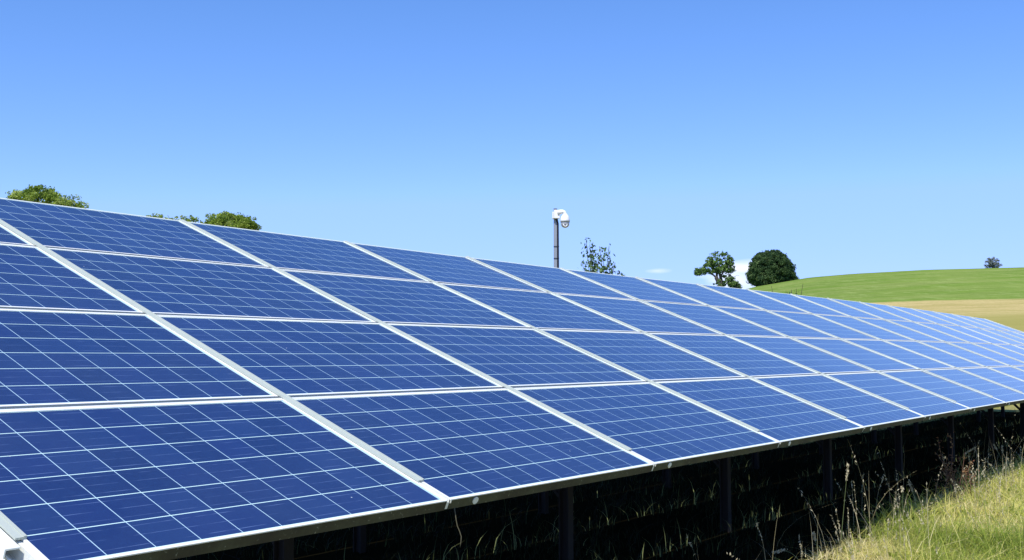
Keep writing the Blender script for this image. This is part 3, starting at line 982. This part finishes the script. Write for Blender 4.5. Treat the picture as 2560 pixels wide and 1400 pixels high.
def scatter(n, u0, u1, q0, q1, clump=0.0):
    u = rng.uniform(u0, u1, n); q = rng.uniform(q0, q1, n)
    xy = uv_to_xy(u, q)
    # keep what could be seen: in front of the camera, a little beyond the frame
    ok = (xy[:, 1] > 1.5) & (np.abs(xy[:, 0]) < xy[:, 1] * 0.62 + 0.8)
    xy = xy[ok]
    if clump:
        v = np.array([noise.noise(Vector((a * 1.3, b * 1.3, 3.1))) + 0.5 * noise.noise(Vector((a * 4.1, b * 4.1, 1.7))) for a, b in xy])
        keep = rng.uniform(size=len(xy)) < np.clip(0.55 + clump * v, 0.05, 1)
        xy = xy[keep]
    return xy


def patch(xy, s=0.9, seed=0.0):
    return np.array([noise.noise(Vector((a * s, b * s, seed))) for a, b in xy])


Vs, Ts = [], []
# sunlit strip in front of the table
for (n, u0, u1, q0, q1, hm, wm) in ((62000, 4.0, 9.5, -1.0, 2.80, 0.12, 0.0052), (52000, 9.5, 18.0, -0.5, 2.98, 0.14, 0.0065), (12000, 18.0, 34.0, -1.5, 2.95, 0.16, 0.010)):
    xy = scatter(n, u0, u1, q0, q1, 0.6)
    n_ = len(xy)
    pt = patch(xy, 0.8, 5.0); pt2 = patch(xy, 3.0, 9.0)
    h = hm * rng.lognormal(0, 0.38, n_) * (1 + 0.9 * pt + 0.5 * pt2)
    lean = rng.uniform(0.3, 2.2, n_)
    tint = np.clip(0.56 - 0.75 * pt - 0.5 * pt2 + rng.normal(0, 0.24, n_), 0, 1)
    Pz = np.concatenate([xy, ground_z(xy[:, 0], xy[:, 1])[:, None] - 0.005], 1)
    V, T = blades(Pz, h, wm * rng.lognormal(0, 0.4, n_), lean, tint, M_GRASS, 'g')
    Vs.append(V); Ts.append(T)
# flattened straw and low broad-leaved weeds through the lit turf
xy = scatter(9000, 4.5, 18.0, -0.8, 2.85, 0.8)
n_ = len(xy)
Pz = np.concatenate([xy, rng.uniform(0.01, 0.06, (n_, 1))], 1)
V, T = blades(Pz, 0.09 * rng.lognormal(0, 0.3, n_), np.full(n_, 0.0045), rng.uniform(1.8, 3.0, n_), np.clip(rng.normal(0.9, .12, n_), 0, 1), M_GRASS, 'g')
Vs.append(V); Ts.append(T)
xy = scatter(420, 4.5, 14.0, -0.6, 2.8, 1.2)
ctr_ = np.repeat(np.concatenate([xy, np.full((len(xy), 1), 0.035)], 1), 7, 0)
ctr_ = ctr_ + rng.normal(0, 1, ctr_.shape) * np.array([0.035, 0.035, 0.012])
V = leaf_quads(ctr_, 0.055, 0.0, 0.55)
Vs.append(V); Ts.append(np.clip(rng.normal(0.12, .1, len(V)), 0, 1))
# thin growth under the table, tinted dark for shade, bright along the sun slits
Vu, Tu_ = [], []
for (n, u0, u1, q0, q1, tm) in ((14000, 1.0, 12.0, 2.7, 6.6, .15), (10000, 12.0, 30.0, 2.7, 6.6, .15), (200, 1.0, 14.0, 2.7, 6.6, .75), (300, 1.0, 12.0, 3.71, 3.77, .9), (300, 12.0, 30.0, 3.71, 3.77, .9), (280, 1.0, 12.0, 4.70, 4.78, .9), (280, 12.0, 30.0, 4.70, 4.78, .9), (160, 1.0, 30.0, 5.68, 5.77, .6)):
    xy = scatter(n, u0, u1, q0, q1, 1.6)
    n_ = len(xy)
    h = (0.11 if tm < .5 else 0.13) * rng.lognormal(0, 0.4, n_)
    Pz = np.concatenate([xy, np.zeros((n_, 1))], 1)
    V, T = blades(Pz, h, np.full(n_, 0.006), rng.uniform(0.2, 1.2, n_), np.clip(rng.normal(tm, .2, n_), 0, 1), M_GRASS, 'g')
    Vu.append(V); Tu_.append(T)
# sunlit strip behind the table
xy = scatter(34000, 16.0, 40.0, 6.6, 11.0, 0.0)
n_ = len(xy)
Pz = np.concatenate([xy, ground_z(xy[:, 0], xy[:, 1])[:, None]], 1)
V, T = blades(Pz, 0.2 * rng.lognormal(0, 0.35, n_), np.full(n_, 0.014), rng.uniform(0.1, 0.9, n_), np.clip(rng.normal(0.33, .2, n_), 0, 1), M_GRASS, 'g', 2)
Vs.append(V); Ts.append(T)
o = quad_mesh('grass', np.concatenate(Vs), np.concatenate(Ts), M_GRASS)
tag(o, 'rough yellow green grass covering the ground in front of and under the table', 'grass', kind='stuff')

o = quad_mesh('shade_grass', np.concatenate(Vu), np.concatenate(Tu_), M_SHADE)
tag(o, 'sparse weeds and grass tinted dark for the deep shade under the table', 'weeds', kind='stuff')

# longer uncut stalks along the shade line: fine stems with seed heads
Vs, Ts = [], []
for (n, u0, u1, q0, q1, hm) in ((330, 5.5, 16.0, 1.9, 2.75, 0.33), (110, 5.5, 15.0, 2.5, 3.1, 0.42), (260, 11.0, 22.0, 2.0, 2.95, 0.40)):
    xy = scatter(n, u0, u1, q0, q1, 1.0)
    n_ = len(xy)
    h = hm * rng.lognormal(0, 0.3, n_)
    lean = np.abs(rng.normal(0.25, 0.25, n_))
    Pz = np.concatenate([xy, np.zeros((n_, 1))], 1)
    st = rng.integers(1e9)
    V, T = blades(Pz, h, np.full(n_, 0.0036), lean, np.clip(rng.normal(0.45, .25, n_), 0, 1), M_STRAW, 's', 5)
    Vs.append(V); Ts.append(T)
    # seed heads: small spikelets packed along the last fifth of the stem
    tip = V.reshape(5, n_, 4, 3)[4].mean(1)
    low = V.reshape(5, n_, 4, 3)[3][:, :2].mean(1)
    hd = rng.uniform(size=n_) < 0.6
    tip, low = tip[hd], low[hd]
    for j in range(12):
        f = rng.uniform(-0.1, 1.25, len(tip))[:, None]
        c = low + (tip - low) * f + rng.normal(0, 0.0030, (len(tip), 3))
        q = leaf_quads(c, 0.022, 1.6, 0.32)
        Vs.append(q); Ts.append(np.clip(rng.normal(0.75, .15, len(q)), 0, 1))
o = quad_mesh('seeding_grass', np.concatenate(Vs), np.concatenate(Ts), M_STRAW)
tag(o, 'pale dry grass stems gone to seed along the edge of the shade', 'grass', kind='stuff')

# reddish dry weed clump at the edge of the shade
d = 15.0


def weed(name, label, cat, bx_, by_, tops, m, nl, ls):
    base = gp(bx_, by_)
    root = empty(name, base)
    tag(root, label, cat)
    bm = bmesh.new()
    C = []
    for (x, y) in tops:
        top = P3(x, y, base.y) + Vector((0, random.uniform(-.1, .1), 0))
        b0 = Vector((random.uniform(-.18, .18), random.uniform(-.1, .1), 0))
        tl = top - base
        pts = [b0.lerp(tl, t) + Vector((random.gauss(0, .012), 0, 0)) * (t > 0) for t in (0, .25, .5, .75, 1)]
        tube(bm, pts, [.0045, .004, .0035, .003, .002], 5)
        for i in range(nl):
            t = random.uniform(0.45, 1.0)
            j = min(int(t * 4), 3)
            C.append(pts[j].lerp(pts[j + 1], t * 4 - j) + Vector((random.gauss(0, .02), random.gauss(0, .02), random.gauss(0, .015))))
    mesh_obj('stems', bm, M_REDSTEM, root)
    V = leaf_quads(np.array([tuple(c) for c in C]), ls, 0.4, 0.5)
    quad_mesh('dry_seed_heads', V, np.clip(rng.normal(.5, .28, len(V)), 0, 1), m, root)  # the weed's dry seed heads, merged into one mesh


def gp(x, y):       # where the view through photo point (x,y) meets flat ground
    dd = pxdir(x, y)
    t = -EYE / dd.z
    return Vector((dd.x * t, dd.y * t, 0))


k = NM('red_brown_stem'); k.set(Base_Color=(0.14, 0.07, 0.04), Roughness=0.8); M_REDSTEM = k.m
weed('dock_plant', 'clump of reddish brown dead weed stems at the shade edge on the right', 'weed', 2380, 1245,
     [(2340, 1130), (2352, 1095), (2362, 1140), (2375, 1160), (2385, 1085), (2392, 1140), (2405, 1128), (2420, 1165), (2345, 1165), (2370, 1175), (2398, 1170), (2433, 1180), (2412, 1150), (2358, 1185)], M_REDWEED, 26, 0.028)

# single tall grass culms that stand out against the shade
k = NM('culm_green'); k.set(Base_Color=(0.16, 0.20, 0.07), Roughness=0.7); M_CULM = k.m


def culm(label, bxp, byp, mid, top, rad=0.0022, head=0.10, heads=None):
    base = gp(bxp, byp)
    root = empty('grass_culm', base)
    tag(root, label, 'grass stalk', 'tall grass stalks standing in front of the shade')
    pm = P3(mid[0], mid[1], base.y) - base
    pt = P3(top[0], top[1], base.y) - base
    pts = []
    for i in range(11):
        t = i / 10
        pts.append(Vector((0, 0, 0)) * (1 - t) ** 2 + pm * 2 * t * (1 - t) + pt * t * t)
    bm = bmesh.new()
    tube(bm, pts, [rad * (1 - 0.6 * i / 10) for i in range(11)], 6)
    mesh_obj('stem', bm, M_CULM, root, True)
    C = []
    a, b = pts[-1], pts[-1] - (pts[-1] - pts[-3]).normalized() * head
    for i in range(70):
        C.append(tuple(b.lerp(a, random.uniform(0, 1.1)) + Vector((random.gauss(0, .004), random.gauss(0, .004), random.gauss(0, .004)))))
    V = leaf_quads(np.array(C), 0.020, 1.2, 0.4)
    quad_mesh('seed_head', V, np.clip(rng.normal(.8, .12, len(V)), 0, 1), M_STRAW, root)


culm('tallest upright grass stalk with a thick pale seed head standing before the dark shade', 2100, 1385, (2108, 1280), (2120, 1160), head=0.12)
culm('drooping grass stalk bent over to the left near the bottom edge of the picture', 2002, 1408, (1975, 1365), (1933, 1381), head=0.09)
culm('pale leaning grass stalk low down between the drooping stalk and the tallest stalk', 2050, 1400, (2042, 1365), (2034, 1332), head=0.05)
culm('arching grass stalk whose curved pale head bends right beside the reddish weeds', 2388, 1205, (2400, 1135), (2436, 1120), head=0.12)
culm('thin straight grass stalk standing before the shade midway to the reddish weeds', 2259, 1330, (2257, 1270), (2255, 1218), rad=0.0025, head=0.04)
culm('grass stalk with a hooked seed head leaning left towards the shade', 2305, 1290, (2292, 1240), (2271, 1206), head=0.08)
culm('forked pale grass stalk leaning left at the far right edge of the picture', 2516, 1190, (2508, 1150), (2485, 1112), head=0.08)
culm('upright dry grass stalk with a narrow head near the right edge of the picture', 2512, 1180, (2510, 1150), (2505, 1115), head=0.06)

# withered tendril hanging from the lower edge of the table
base = cell_world(1.03, 0.028, -0.04)
bm = bmesh.new()
pts = [Vector((0, 0, 0))]
ref = P3(1133, 1280, base.y)
for (x, y) in ((1137, 1302), (1140, 1318), (1146, 1332), (1150, 1345), (1149, 1360), (1147, 1372)):
    pts.append(P3(x, y, base.y) - ref + Vector((0, 0, -0.01)))
tube(bm, pts, [0.0024, 0.002, 0.002, 0.0018, 0.002, 0.0015, 0.001], 6)
k = NM('dull_stem'); k.set(Base_Color=(0.10, 0.09, 0.05), Roughness=0.9)
o = mesh_obj('dead_tendril', bm, k.m, None, True)
o.location = base
tag(o, 'withered thin tendril hanging from the lower panel edge near the second column', 'tendril')
